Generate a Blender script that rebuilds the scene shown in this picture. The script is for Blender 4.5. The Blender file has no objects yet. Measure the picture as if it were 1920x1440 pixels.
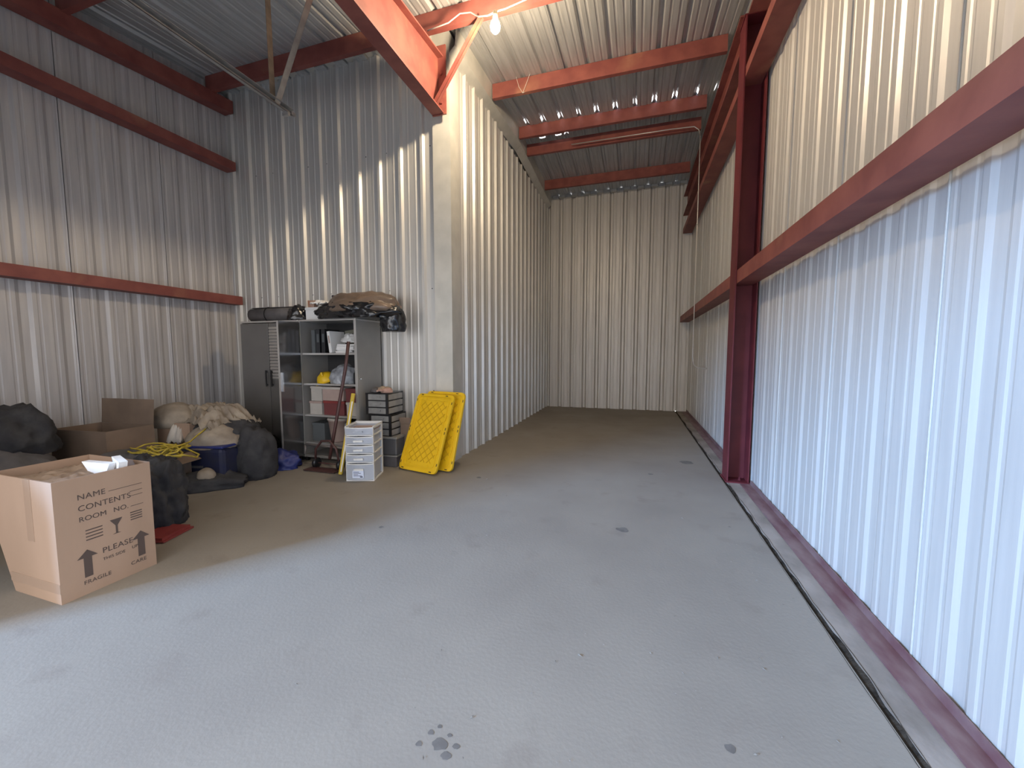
import bpy, bmesh, math, random
from mathutils import Vector, Matrix, noise
C = bpy.context.scene
col = C.collection
R = math.radians

# ------------------------------------------------------------ camera, world, light, exposure
cam_d = bpy.data.cameras.new('camera'); cam = bpy.data.objects.new('camera', cam_d); col.objects.link(cam)
cam_d.sensor_width = 36; cam_d.lens = 740 * 36 / 1920; cam_d.clip_start = .02; cam_d.clip_end = 200
yaw = math.atan2(230, 740); pitch = math.atan(60 / 740 * math.cos(yaw))
fw = Vector((-math.sin(yaw) * math.cos(pitch), math.cos(yaw) * math.cos(pitch), -math.sin(pitch)))
rt = Vector((math.cos(yaw), math.sin(yaw), 0)); up = rt.cross(fw)
m = Matrix((rt, up, -fw)).transposed().to_4x4(); m.translation = (0, 0, 1.38)
cam.matrix_world = m
C.camera = cam
C.view_settings.view_transform = 'Standard'; C.view_settings.look = 'None'
C.view_settings.gamma = 1; C.view_settings.use_curve_mapping = False
C.view_settings.exposure = 0.35
w = bpy.data.worlds.new('sky'); C.world = w; w.use_nodes = True
bg = w.node_tree.nodes['Background']; bg.inputs[0].default_value = (.93, .925, .95, 1); bg.inputs[1].default_value = 2.85

def area(name, loc, target, sx, sy, power, color):
    d = bpy.data.lights.new(name, 'AREA'); d.shape = 'RECTANGLE'; d.size = sx; d.size_y = sy; d.energy = power; d.color = color
    o = bpy.data.objects.new(name, d); col.objects.link(o); o.location = loc
    o.rotation_euler = (Vector(target) - Vector(loc)).to_track_quat('-Z', 'Y').to_euler(); return o
# bright open yard seen through the doorway, behind and left of the camera
area('yard_daylight', (-9.5, -7.2, 4.9), (-1.6, 2.2, .8), 1.7, 2.8, 4000, (.30, .55, 1.0))

# ------------------------------------------------------------ materials
MATS = {}
def mat(name, c, rough=.6, metal=0., c2=None, scale=6., stretch=(1, 1, 1), bump=0., bscale=40., emit=0., alpha=1., trans=0., rvar=0., contrast=(.35, .65), spec=.5, c3=None, s3=2.):
    if name in MATS: return MATS[name]
    M = bpy.data.materials.new(name); M.use_nodes = True; nt = M.node_tree; N = nt.nodes; L = nt.links
    b = N['Principled BSDF']
    b.inputs['Base Color'].default_value = (*c, 1); b.inputs['Roughness'].default_value = rough; b.inputs['Metallic'].default_value = metal
    b.inputs['Alpha'].default_value = alpha; b.inputs['Transmission Weight'].default_value = trans
    b.inputs['Specular IOR Level'].default_value = spec
    if emit: b.inputs['Emission Color'].default_value = (*c, 1); b.inputs['Emission Strength'].default_value = emit
    tc = N.new('ShaderNodeTexCoord'); mp = N.new('ShaderNodeMapping'); mp.inputs['Scale'].default_value = stretch
    oi = N.new('ShaderNodeObjectInfo'); ad = N.new('ShaderNodeVectorMath'); ad.operation = 'ADD'
    sc = N.new('ShaderNodeVectorMath'); sc.operation = 'SCALE'; sc.inputs['Scale'].default_value = 37.
    L.new(oi.outputs['Random'], sc.inputs[0]); L.new(tc.outputs['Object'], ad.inputs[0]); L.new(sc.outputs[0], ad.inputs[1])
    L.new(ad.outputs[0], mp.inputs[0])
    if c2 or rvar:
        n = N.new('ShaderNodeTexNoise'); n.inputs['Scale'].default_value = scale; n.inputs['Detail'].default_value = 6
        L.new(mp.outputs[0], n.inputs['Vector'])
        r = N.new('ShaderNodeMapRange'); r.inputs['From Min'].default_value = contrast[0]; r.inputs['From Max'].default_value = contrast[1]
        L.new(n.outputs['Fac'], r.inputs['Value'])
        if c2:
            mx = N.new('ShaderNodeMix'); mx.data_type = 'RGBA'; mx.inputs[6].default_value = (*c, 1); mx.inputs[7].default_value = (*c2, 1)
            L.new(r.outputs[0], mx.inputs[0]); out = mx.outputs[2]
            if c3:
                n3 = N.new('ShaderNodeTexNoise'); n3.inputs['Scale'].default_value = s3; n3.inputs['Detail'].default_value = 8
                L.new(ad.outputs[0], n3.inputs['Vector'])
                r3 = N.new('ShaderNodeMapRange'); r3.inputs['From Min'].default_value = .6; r3.inputs['From Max'].default_value = .74
                L.new(n3.outputs['Fac'], r3.inputs['Value'])
                m3 = N.new('ShaderNodeMix'); m3.data_type = 'RGBA'; m3.inputs[7].default_value = (*c3, 1)
                L.new(out, m3.inputs[6]); L.new(r3.outputs[0], m3.inputs[0]); out = m3.outputs[2]
            L.new(out, b.inputs['Base Color'])
        if rvar:
            rr = N.new('ShaderNodeMapRange'); rr.inputs['To Min'].default_value = max(rough - rvar, .02); rr.inputs['To Max'].default_value = rough + rvar
            L.new(n.outputs['Fac'], rr.inputs['Value']); L.new(rr.outputs[0], b.inputs['Roughness'])
    if bump:
        n2 = N.new('ShaderNodeTexNoise'); n2.inputs['Scale'].default_value = bscale; n2.inputs['Detail'].default_value = 5
        L.new(mp.outputs[0], n2.inputs['Vector'])
        bp = N.new('ShaderNodeBump'); bp.inputs['Strength'].default_value = bump; bp.inputs['Distance'].default_value = .01
        L.new(n2.outputs['Fac'], bp.inputs['Height']); L.new(bp.outputs[0], b.inputs['Normal'])
    MATS[name] = M; return M

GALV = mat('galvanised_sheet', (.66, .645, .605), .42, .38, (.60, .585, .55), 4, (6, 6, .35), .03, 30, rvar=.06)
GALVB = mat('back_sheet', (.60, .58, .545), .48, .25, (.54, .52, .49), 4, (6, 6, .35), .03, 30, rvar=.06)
GALVL = mat('left_wall_sheet', (.52, .495, .475), .5, .25, (.43, .41, .405), 4, (6, 6, .35), .03, 30, rvar=.06)  # sheet for the left wall only, darker and rougher than the others
GALV_ROOF = mat('galvanised_roof', (.52, .52, .51), .45, .4, (.42, .42, .41), 5, (6, 6, .4), .05, 30)
TRIM = mat('galvanised_trim', (.62, .60, .54), .5, .25, (.52, .51, .46), 4)
RED = mat('red_primer_steel', (.255, .078, .060), .55, 0, (.185, .050, .042), 5, (1, 1, 1), .08, 20, c3=(.31, .125, .08), s3=2.5, spec=.35)
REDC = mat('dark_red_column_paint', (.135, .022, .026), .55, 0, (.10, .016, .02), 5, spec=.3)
REDBASE = mat('red_base_angle', (.13, .055, .060), .5, 0, (.20, .13, .125), 5, (3, 1, 1), .1, 30)
CONC = mat('concrete', (.262, .236, .198), .68, 0, (.222, .198, .167), 1.3, (1, 1, 1), .10, 55, rvar=.12, c3=(.215, .188, .158), s3=4., contrast=(.3, .7), spec=.3)
CURB = mat('curb_concrete', (.30, .262, .228), .75, 0, (.19, .165, .14), 6, (1, .5, 1), .35, 22, spec=.2)
DIRT = mat('joint_dirt', (.022, .018, .014), .95, 0, (.05, .04, .03), 25, bump=.8, bscale=60, spec=.05)
STAIN = mat('floor_stain', (.15, .138, .125), .75, 0, (.11, .10, .09), 20)
TRACK = mat('track_steel', (.42, .40, .37), .45, .5, (.33, .31, .29), 12)
RUST = mat('tan_angle_iron', (.36, .27, .19), .55, .3, (.24, .18, .13), 14)
LOCK = mat('locker_grey', (.30, .285, .262), .5, .15, (.27, .258, .24), 4)
LOCKD = mat('locker_door', (.22, .215, .208), .24, .65, (.20, .196, .19), 4)
LOCKGL = mat('locker_door_glossy', (.20, .20, .205), .14, .8)
LOCKE = mat('locker_edge', (.62, .60, .57), .35, .6)
LOCKIN = mat('locker_inside_shade', (.035, .035, .036), .6, .1)  # back panel near black: the dim interior's shade is put into its colour
BLACK = mat('black_plastic', (.012, .012, .014), .35)
BAGB = mat('black_bag', (.012, .012, .013), .22, 0, bump=.5, bscale=14, spec=.7)
WHITE = mat('white_plastic', (.68, .68, .66), .4)
CLEAR = mat('clear_plastic', (.62, .66, .74), .28, 0, (.55, .59, .66), 6, trans=.35)
SMOKE = mat('smoke_plastic', (.24, .235, .225), .3, 0, (.33, .32, .30), 9, trans=.15)
YEL = mat('yellow_plastic', (.78, .50, .012), .42, 0, (.72, .45, .01), 4, bump=.05)
YELD = mat('dark_slot', (.06, .04, .01), .6)
CARD = mat('cardboard', (.39, .265, .185), .8, 0, (.34, .23, .158), 3, (1, 1, .3), .06, 50)
CARDD = mat('brown_cardboard', (.22, .155, .11), .85, 0, (.17, .12, .085), 4)
TAPE = mat('packing_tape', (.36, .25, .18), .3)
INK = mat('box_ink', (.085, .06, .05), .8)
PAPER = mat('white_paper', (.80, .79, .77), .7)
FOAM = mat('white_foam', (.88, .87, .85), .7, 0, (.80, .79, .77), 8)
KRAFT = mat('kraft_paper', (.36, .26, .185), .8, 0, (.26, .185, .13), 9, bump=.6, bscale=12)
TAN = mat('tan_canvas', (.33, .28, .22), .85, 0, (.22, .18, .14), 8, bump=.4, bscale=25)
BROWNP = mat('brown_plastic_sheet', (.22, .155, .11), .35, 0, (.13, .095, .07), 5, bump=.5, bscale=10)
NAVY = mat('navy_fabric', (.012, .016, .055), .6, 0, (.02, .022, .045), 8, bump=.3)
BLUE = mat('blue_plastic', (.02, .03, .15), .5)
DARKF = mat('dark_fabric', (.022, .022, .026), .85, 0, (.045, .044, .046), 9, bump=.6, bscale=18)
GREYF = mat('grey_fabric', (.13, .12, .12), .85, 0, (.085, .08, .082), 7, bump=.5, bscale=14)
ROPE = mat('yellow_rope', (.55, .42, .05), .6, 0, (.35, .26, .03), 20)
REDF = mat('red_plastic', (.26, .045, .04), .5, 0, (.2, .03, .03), 8)
MAROON = mat('maroon_box', (.16, .04, .04), .6)
PINKB = mat('beige_box', (.42, .31, .27), .65, 0, (.36, .27, .24), 6)
CREAM = mat('cream_box', (.50, .46, .41), .65, 0, (.43, .40, .36), 6)
STICKY = mat('yellow_paint', (.60, .44, .06), .5)
WRAP = mat('clear_wrap', (.42, .44, .47), .14, 0, (.22, .23, .25), 11, bump=.9, bscale=14)
CHROME = mat('chrome', (.7, .7, .7), .15, 1)
LEATH = mat('work_glove', (.42, .32, .22), .8, 0, (.28, .21, .15), 16, bump=.5)
PINKG = mat('pinkish_glove', (.46, .30, .24), .8, 0, (.34, .2, .16), 16, bump=.5)
WIRE = mat('white_wire', (.62, .58, .52), .5)
CONDUIT = mat('conduit_grey', (.48, .45, .42), .4, .5)
BULB = mat('bulb_glass', (1, .80, .55), .3, emit=1330.)
SOCK = mat('lamp_socket', (.45, .38, .26), .4, .3)
LABELP = mat('paper_label', (.62, .68, .82), .6)
LEAF = mat('dry_leaf', (.13, .11, .085), .9, 0, (.26, .24, .21), 3)

# ------------------------------------------------------------ helpers
class MB:
    """collects shapes, then links them as one mesh object"""
    def __init__(s): s.bm = bmesh.new()
    def verts(s, vs, M=None):
        return [s.bm.verts.new((M @ Vector(v)) if M else Vector(v)) for v in vs]
    def box(s, a, b, M=None):
        x0, y0, z0 = a; x1, y1, z1 = b
        v = s.verts([(x0, y0, z0), (x1, y0, z0), (x1, y1, z0), (x0, y1, z0), (x0, y0, z1), (x1, y0, z1), (x1, y1, z1), (x0, y1, z1)], M)
        for f in ((0, 3, 2, 1), (4, 5, 6, 7), (0, 1, 5, 4), (1, 2, 6, 5), (2, 3, 7, 6), (3, 0, 4, 7)): s.bm.faces.new([v[i] for i in f])
        return s
    def prism(s, pts, h0, h1, axis='z', M=None):
        def P(p, h): return {'z': (p[0], p[1], h), 'y': (p[0], h, p[1]), 'x': (h, p[0], p[1])}[axis]
        a = s.verts([P(p, h0) for p in pts], M); b = s.verts([P(p, h1) for p in pts], M); n = len(pts)
        s.bm.faces.new(a[::-1]); s.bm.faces.new(b)
        for i in range(n): s.bm.faces.new([a[i], a[(i + 1) % n], b[(i + 1) % n], b[i]])
        return s
    def tube(s, pts, r, n=8, cap=True):
        pts = [Vector(p) for p in pts]; rings = []
        for i, p in enumerate(pts):
            t = (pts[min(i + 1, len(pts) - 1)] - pts[max(i - 1, 0)]).normalized()
            u = t.orthogonal().normalized() if not rings else (pu - t * pu.dot(t)).normalized()
            pu = u; v = t.cross(u); rr = r[i] if isinstance(r, (list, tuple)) else r
            rings.append([s.bm.verts.new(p + (u * math.cos(2 * math.pi * k / n) + v * math.sin(2 * math.pi * k / n)) * rr) for k in range(n)])
        for a, b in zip(rings, rings[1:]):
            for k in range(n): s.bm.faces.new([a[k], a[(k + 1) % n], b[(k + 1) % n], b[k]])
        if cap: s.bm.faces.new(rings[0][::-1]); s.bm.faces.new(rings[-1])
        return s
    def lathe(s, prof, cx=0, cy=0, n=20, M=None):
        rings = []
        for r, z in prof:
            rings.append(s.verts([(cx + r * math.cos(2 * math.pi * k / n), cy + r * math.sin(2 * math.pi * k / n), z) for k in range(n)], M))
        for a, b in zip(rings, rings[1:]):
            for k in range(n): s.bm.faces.new([a[k], a[(k + 1) % n], b[(k + 1) % n], b[k]])
        s.bm.faces.new(rings[0][::-1]); s.bm.faces.new(rings[-1]); return s
    def quad(s, *p, M=None):
        s.bm.faces.new(s.verts(p, M)); return s
    def build(s, name, material, parent=None, smooth=False, bevel=0., loc=None, M=None, solid=0.):
        bmesh.ops.recalc_face_normals(s.bm, faces=s.bm.faces[:])
        me = bpy.data.meshes.new(name); s.bm.to_mesh(me); s.bm.free(); me.materials.append(material)
        if smooth:
            for p in me.polygons: p.use_smooth = True
        o = bpy.data.objects.new(name, me); col.objects.link(o)
        if parent: o.parent = parent
        if loc: o.location = loc
        if M: o.matrix_local = M
        if solid:
            q = o.modifiers.new('thickness', 'SOLIDIFY'); q.thickness = solid; q.offset = 0
        if bevel:
            q = o.modifiers.new('bevel', 'BEVEL'); q.width = bevel; q.segments = 2; q.limit_method = 'ANGLE'
        return o
def tag(o, label=None, cat=None, group=None, kind=None):
    if label: o['label'] = label
    if cat: o['category'] = cat
    if group: o['group'] = group
    if kind: o['kind'] = kind
    return o
def thing(name, label, cat, loc=(0, 0, 0), rz=0., group=None):
    o = bpy.data.objects.new(name, None); col.objects.link(o); o.empty_display_size = .1
    o.location = loc; o.rotation_euler = (0, 0, rz); return tag(o, label, cat, group)
def frame(name):
    o = bpy.data.objects.new(name, None); col.objects.link(o); o.empty_display_size = .1; o['kind'] = 'structure'; return o
def copy_tree(o, parent=None):
    c = o.copy(); col.objects.link(c); c.parent = parent
    for ch in list(o.children): copy_tree(ch, c)
    return c

def blob(name, material, loc, size, seed=0, wr=.12, fs=3.0, flat=.25, sub=4, rz=0, parent=None, fold=.0, square=0.):
    """crumpled soft mass: a displaced ball that sits flat on z=0 of its place"""
    bm = bmesh.new(); bmesh.ops.create_icosphere(bm, subdivisions=sub, radius=1)
    off = Vector((seed * 7.3, seed * 3.1, seed * 1.7))
    for v in bm.verts:
        p = v.co.copy(); d = p.normalized()
        if square:
            k = max(abs(d.x), abs(d.y), abs(d.z)); p = d.lerp(d / k * .85, square)
        n1 = noise.noise(d * fs * .5 + off); n2 = 1 - abs(noise.noise(d * fs + off * 2)) * 2; n3 = 1 - abs(noise.noise(d * fs * 2.3 + off * 3)) * 2
        p = p * (1 + wr * (n1 * 1.4 + n2 * .7 + n3 * .45) + fold * math.sin(d.x * 9 + n1 * 6) * .3)
        p.z = max(p.z, -flat)
        v.co = Vector((p.x * size[0] / 2, p.y * size[1] / 2, (p.z + flat) * size[2] / (1 + flat)))
    me = bpy.data.meshes.new(name); bm.to_mesh(me); bm.free(); me.materials.append(material)
    for q in me.polygons: q.use_smooth = True
    o = bpy.data.objects.new(name, me); col.objects.link(o); o.location = loc; o.rotation_euler = (0, 0, rz)
    if parent: o.parent = parent
    return o
def cloth(name, material, loc, sx, sy, h, seed=0, droop=.1, rz=0, n=26, parent=None, th=.006, fs=7.):
    """a rumpled sheet lying over something"""
    bm = bmesh.new(); g = []
    off = Vector((seed * 5.1, seed * 2.3, 0))
    for i in range(n + 1):
        row = []
        for j in range(n + 1):
            x = (i / n - .5); y = (j / n - .5); e = max(abs(x), abs(y)) * 2
            r = 1 + .18 * noise.noise(Vector((math.atan2(y, x) * 1.5, seed, 0)))
            q = Vector((x * fs, y * fs, 0)) + off
            z = h * (1 - abs(noise.noise(q)) * 1.2) * .6 + h * .4 * (1 - abs(noise.noise(q * 2.1))) - droop * max(0, e - .55) ** 1.0 * 2.2
            row.append(bm.verts.new((x * sx * r + .02 * noise.noise(q * 1.3), y * sy * r, z)))
        g.append(row)
    for i in range(n):
        for j in range(n): bm.faces.new([g[i][j], g[i + 1][j], g[i + 1][j + 1], g[i][j + 1]])
    me = bpy.data.meshes.new(name); bm.to_mesh(me); bm.free(); me.materials.append(material)
    for q in me.polygons: q.use_smooth = True
    o = bpy.data.objects.new(name, me); col.objects.link(o); o.location = loc; o.rotation_euler = (0, 0, rz)
    if parent: o.parent = parent
    q = o.modifiers.new('thickness', 'SOLIDIFY'); q.thickness = th
    return o

# ------------------------------------------------------------ the shell
XR, XL, XS, YF, YB = 1.2, -5.8, -2.2, 4.55, 10.1
YRIDGE, ZRIDGE = 7.35, 5.43
def zroof(y): return ZRIDGE - .085 * (YRIDGE - y) if y < YRIDGE else ZRIDGE - .05 * (y - YRIDGE)

def sheet_mesh(name, pitch, length, ribdir, cuts=(), skip=None, lap=.016, nribs=3, material=None, depth=.032, hb=.038, ht=.017, groove=0., minor=.006):
    """one profiled steel sheet: local x across, z along, y towards the room"""
    prof = []
    def seg(c, halfb, halft, d):
        return [(c - halfb, 0), (c - halft, d), (c + halft, d), (c + halfb, 0)]
    tags_ = []
    for k in range(nribs):
        c = k * pitch
        prof += [(s, d * ribdir) for s, d in seg(c, hb, ht, depth)]
        for q in (1, 2):
            cc = c + pitch * q / 3
            prof += [(s, d * ribdir) for s, d in seg(cc, .017, .007, minor)]
    W0 = nribs * pitch - hb
    if groove: prof += [(W0 - .010, 0), (W0 - .009, -groove), (W0 - .003, -groove), (W0 - .002, 0)]
    prof.append((W0 + lap, 0))
    W = nribs * pitch
    ys = [(s, d + .005 * (1 - (s + .05) / W)) for s, d in prof]
    zs = [0] + sorted(cuts) + [length]
    bm = bmesh.new(); g = [[bm.verts.new((s, d, z)) for s, d in ys] for z in zs]
    # turned edge on the leading side, the dark step of the side lap
    e = [bm.verts.new((ys[0][0], ys[0][1] - .005, z)) for z in zs]
    for j in range(len(zs) - 1):
        for i in range(len(ys) - 1):
            if skip and skip(i, j): continue
            bm.faces.new([g[j][i], g[j][i + 1], g[j + 1][i + 1], g[j + 1][i]])
        bm.faces.new([e[j], g[j][0], g[j + 1][0], e[j + 1]])
    me = bpy.data.meshes.new(name); bm.to_mesh(me); bm.free(); me.materials.append(material or GALV)
    return me
def rot(u, n, l, t):
    M = Matrix((Vector(u), Vector(n), Vector(l))).transposed().to_4x4(); M.translation = t; return M
def panels(root, name, u, n, start, count, pitch, height, ribdir, z0=0., material=None, **kw):
    me = sheet_mesh(name, pitch, height, ribdir, material=material, **kw)
    for i in range(count):
        o = bpy.data.objects.new('panel', me); col.objects.link(o); o.parent = root
        p = Vector(start) + Vector(u) * (i * 3 * pitch)
        o.matrix_local = rot(u, n, (0, 0, 1), (p.x, p.y, z0))

wr = frame('wall_right'); panels(wr, 'right_sheet', (0, 1, 0), (-1, 0, 0), (XR, 3.08 - 4 * .921, 0), 12, .307, 5.45, -1, depth=.010, hb=.056, ht=.030, groove=.03, minor=.003)
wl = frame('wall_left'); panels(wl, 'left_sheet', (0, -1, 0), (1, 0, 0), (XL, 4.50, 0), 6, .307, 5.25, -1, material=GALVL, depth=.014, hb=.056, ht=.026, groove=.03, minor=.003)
wb = frame('wall_back'); panels(wb, 'back_sheet', (-1, 0, 0), (0, -1, 0), (.93 + .32, YB, 0), 4, .31, 5.3, -1, material=GALVB, depth=.07, hb=.056, ht=.020)
wf = frame('wall_middle'); panels(wf, 'front_sheet', (-1, 0, 0), (0, -1, 0), (-2.58, YF, 0), 4, .312, 5.22, 1)
ws = frame('wall_partition'); panels(ws, 'side_sheet', (0, -1, 0), (1, 0, 0), (XS, 10.02, 0), 6, .297, 5.02, 1)
# rows of screw heads that fix the cabinet wall's sheets to the girts behind
b = MB()
for z in (2.2, 3.93, .9):
    for k in range(11):
        x = -2.47 - .312 * k
        b.lathe([(.008, 0), (.008, .006), (.004, .008)], n=6, M=Matrix.Translation((x, YF, z)) @ Matrix.Rotation(R(90), 4, 'X'))
tag(b.build('screw', BLACK, wf), kind='stuff')

# entrance side: the wall pieces beside and over the doorway, behind the camera
def plain_wall(name, a, c, material=GALV): return tag(MB().box(a, c).build(name, material), kind='structure')
plain_wall('wall_entrance', (-5.85, -.42, 0), (-4.6, -.36, 5.0))
plain_wall('wall_entrance_right', (1.12, -.42, 0), (1.3, -.36, 5.0))
plain_wall('wall_entrance_head', (-4.6, -.42, 2.7), (1.12, -.36, 5.0))
plain_wall('wall_beyond', (-5.9, 4.75, 0), (-2.35, 4.78, 5.3))
plain_wall('wall_beyond_side', (-2.33, 4.62, 0), (-2.29, 10.3, 5.5))
plain_wall('trim_6', (-2.56, 4.545, 0), (-2.38, 4.56, 5.2))

# floor slab, joint and kerb strip
tag(MB().box((-5.95, -.45, -.2), (.945, 10.3, 0)).build('floor', CONC), kind='structure')
tag(MB().box((-12, -12, -.25), (8, -.45, -.02)).build('ground', mat('yard_concrete', (.34, .33, .31), .9)), kind='structure')
n = 220
def wob(y, s): return .012 * noise.noise(Vector((y * 2.2, s, 0))) + .006 * noise.noise(Vector((y * 9, s, 3)))
bm = MB(); pv = None
for i in range(n + 1):
    y = -.45 + 10.6 * i / n
    v = bm.verts([(.974 + wob(y, 5), y, -.05), (.974 + wob(y, 5), y, .004), (1.24, y, .004)])
    if pv: bm.bm.faces.new([pv[0], v[0], v[1], pv[1]]); bm.bm.faces.new([pv[1], v[1], v[2], pv[2]])
    pv = v
tag(bm.build('floor_kerb', CURB), kind='structure')
bm = MB(); pv = None
for i in range(n + 1):
    y = -.45 + 10.6 * i / n
    v = bm.verts([(.938 + wob(y, 1), y, .0015), (.960, y, -.010), (.982 + wob(y, 8), y, .0055)])
    if pv:
        for k in range(2): bm.bm.faces.new([pv[k], v[k], v[k + 1], pv[k + 1]])
    pv = v
tag(bm.build('floor_joint', DIRT), kind='structure')
for nm, y0, y1 in (('baseboard_right', -.4, 4.6), ('baseboard_right_far', 4.9, 10.05)):
    tag(MB().box((1.085, y0, .004), (1.19, y1, .012)).box((1.182, y0, .004), (1.19, y1, .055)).build(nm, REDBASE), kind='structure')
# old spots and scrapes in the slab
random.seed(4)
b = MB()
def spot(cx, cy, r, seed):
    k = 14; vs = []
    for i in range(k):
        a = 2 * math.pi * i / k; q = r * (1 + .45 * noise.noise(Vector((math.cos(a) * 1.4, math.sin(a) * 1.4, seed))))
        vs.append((cx + q * math.cos(a), cy + q * .8 * math.sin(a), .0012))
    b.bm.faces.new(b.verts(vs))
for cx, cy, r in ((-.06, 3.12, .05), (.66, 5.35, .09), (-.63, 1.16, .030), (-.59, 1.13, .020), (-.68, 1.19, .012), (-.57, 1.17, .014), (-.70, 1.14, .012), (-.66, 1.22, .009), (-.61, 1.20, .01), (-.18, 1.15, .012), (.2, 4.7, .03), (-1.63, 4.0, .03), (.35, 1.45, .02), (-1.9, 2.6, .02)): spot(cx, cy, r, cx * 9)
tag(b.build('floor_stain', STAIN), kind='stuff', label='dark worn spots in the concrete floor')

# roof
rf = frame('ceiling')
px = .30 * 3
x0 = -.10 - 7 * px
n1 = Vector((0, 1, .085)).normalized(); n2 = Vector((0, 1, -.05)).normalized()
def nd(l): return Vector((1, 0, 0)).cross(l).normalized() * -1
L1 = (YRIDGE + .6) / n1.y; L2 = 3.1
lk0, lk1 = (6.88 + .6) / n1.y, (7.02 + .6) / n1.y
rib_faces = (0, 1, 2, 12, 13, 14, 24, 25, 26)
me_a = sheet_mesh('roof_sheet', .30, L1, -1, material=GALV_ROOF)
me_leak = sheet_mesh('roof_sheet_open_ribs', .30, L1, -1, cuts=(lk0, lk1), skip=lambda i, j: j == 1 and i in rib_faces and i % 12 != 1, material=GALV_ROOF)
def cutz(y): return (y + .6) / n1.y
me_left = sheet_mesh('roof_sheet_eave', .30, L1, -1, cuts=(cutz(2.75), cutz(3.02), cutz(3.66), cutz(3.9), cutz(4.33), cutz(4.43)), skip=lambda i, j: j in (1, 3, 5) and i == 2, material=GALV_ROOF)
me_b = sheet_mesh('roof_sheet_far', .30, L2, -1, material=GALV_ROOF)
me_bs = sheet_mesh('roof_sheet_far_slit', .30, L2, -1, cuts=(.19, .225), skip=lambda i, j: j == 1 and i in (5, 6, 7, 8, 9, 17, 18, 19, 20, 21, 24, 25, 26), material=GALV_ROOF)
for i in range(9):
    xs = x0 + i * px
    a = me_left if i == 0 else me_leak if xs > -2.9 else me_a
    o = bpy.data.objects.new('panel', a); col.objects.link(o); o.parent = rf
    o.matrix_local = rot((1, 0, 0), nd(n1), n1, (xs + (.48 if i == 0 else 0), -.6, zroof(-.6) + (.004 if i == 0 else 0)))
    if i == 0: 
        o2 = bpy.data.objects.new('panel', me_a); col.objects.link(o2); o2.parent = rf
        o2.matrix_local = rot((1, 0, 0), nd(n1), n1, (xs + .48 - px, -.6, zroof(-.6) - .002))
    if xs > -3.6:
        o = bpy.data.objects.new('panel', me_bs if -2.9 < xs < -1.3 else me_b); col.objects.link(o); o.parent = rf
        o.matrix_local = rot((1, 0, 0), nd(n2), n2, (xs, YRIDGE, ZRIDGE))
tag(MB().box((-6, YRIDGE - .12, ZRIDGE + .03), (1.4, YRIDGE + .12, ZRIDGE + .05)).build('trim_1', TRIM), kind='structure')
# corner flashing, wall-top flashings, foam closures
tag(MB().prism([(-2.41, 4.50), (-2.175, 4.50), (-2.175, 4.74), (-2.19, 4.74), (-2.19, 4.512), (-2.41, 4.512)], 0, 5.16).build('trim_2', TRIM), kind='structure')
b = MB()
for y0, y1 in ((4.5, 7.35), (7.35, 10.08)):
    v = b.verts([(-2.21, y0, zroof(y0) - .30), (-2.21, y1, zroof(y1) - .30), (-2.10, y0, zroof(y0) - .20), (-2.10, y1, zroof(y1) - .20), (-2.08, y0, zroof(y0) + .01), (-2.08, y1, zroof(y1) + .01)])
    b.bm.faces.new([v[0], v[1], v[3], v[2]]); b.bm.faces.new([v[2], v[3], v[5], v[4]])
tag(b.build('trim_3', TRIM, solid=.004), kind='structure')
for nm, y, xa, xb in (('trim_4', YB - .05, -2.2, 1.2), ('trim_5', YF - .06, -5.8, -2.4)):
    z = zroof(y); k = int((xb - xa) / .15); r_ = frame(nm)
    for i in range(k):
        xx = xa + (xb - xa) * i / k
        MB().box((xx + .004, y - .03 - .008 * (i % 2), z - .055 - .02 * (i % 2)), (xx + .146, y + .06, z + .0)).build('closure_piece', GALV_ROOF if i % 2 else TRIM, r_)

# ------------------------------------------------------------ red steel frame
def channel(a, c, depth, flange, open_dir, axis='x', t=.006, cam_side=None):
    """C section between two points; web in plane facing the room, flanges run to open_dir"""
    b = MB(); a = Vector(a); c = Vector(c); l = c - a; L = l.length; l.normalize()
    o = Vector(open_dir).normalized(); upv = o.cross(l).normalized()
    if upv.z < 0: upv = -upv
    M = Matrix((l, o, upv)).transposed().to_4x4(); M.translation = a
    b.box((0, 0, 0), (L, t, depth), M); b.box((0, t, 0), (L, flange, t), M); b.box((0, t, depth - t), (L, flange, depth), M)
    b.box((0, flange - t, t), (L, flange, .022), M); b.box((0, flange - t, depth - .022), (L, flange, depth - t), M)
    return b
pur = [('nearest red roof purlin, carrying the light bulb', 4.2, -5.7, 1.0), ('second red roof purlin over the aisle, past the bulb', 5.70, -2.07, 1.0),
       ('red roof purlin in front of the ridge, below the row of light gaps', 7.08, -2.07, .98), ('red roof purlin behind the ridge, with a conduit running along it', 7.62, -2.07, .98),
       ('farthest dark red roof purlin, close to the back wall', 9.18, -2.07, 1.0), ('dark roof purlin at the upper left corner of the room', 2.72, -5.7, -2.4)]
for lb, y, xa, xb in pur:
    z = zroof(y) - (.25 if y == 7.62 else .19 if y == 7.08 else .205)
    tag(channel((xa, y, z), (xb, y, z), .2, .06, (0, 1, 0)).build('roof_purlin', RED), lb, 'beam', 'red roof purlins')
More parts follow.
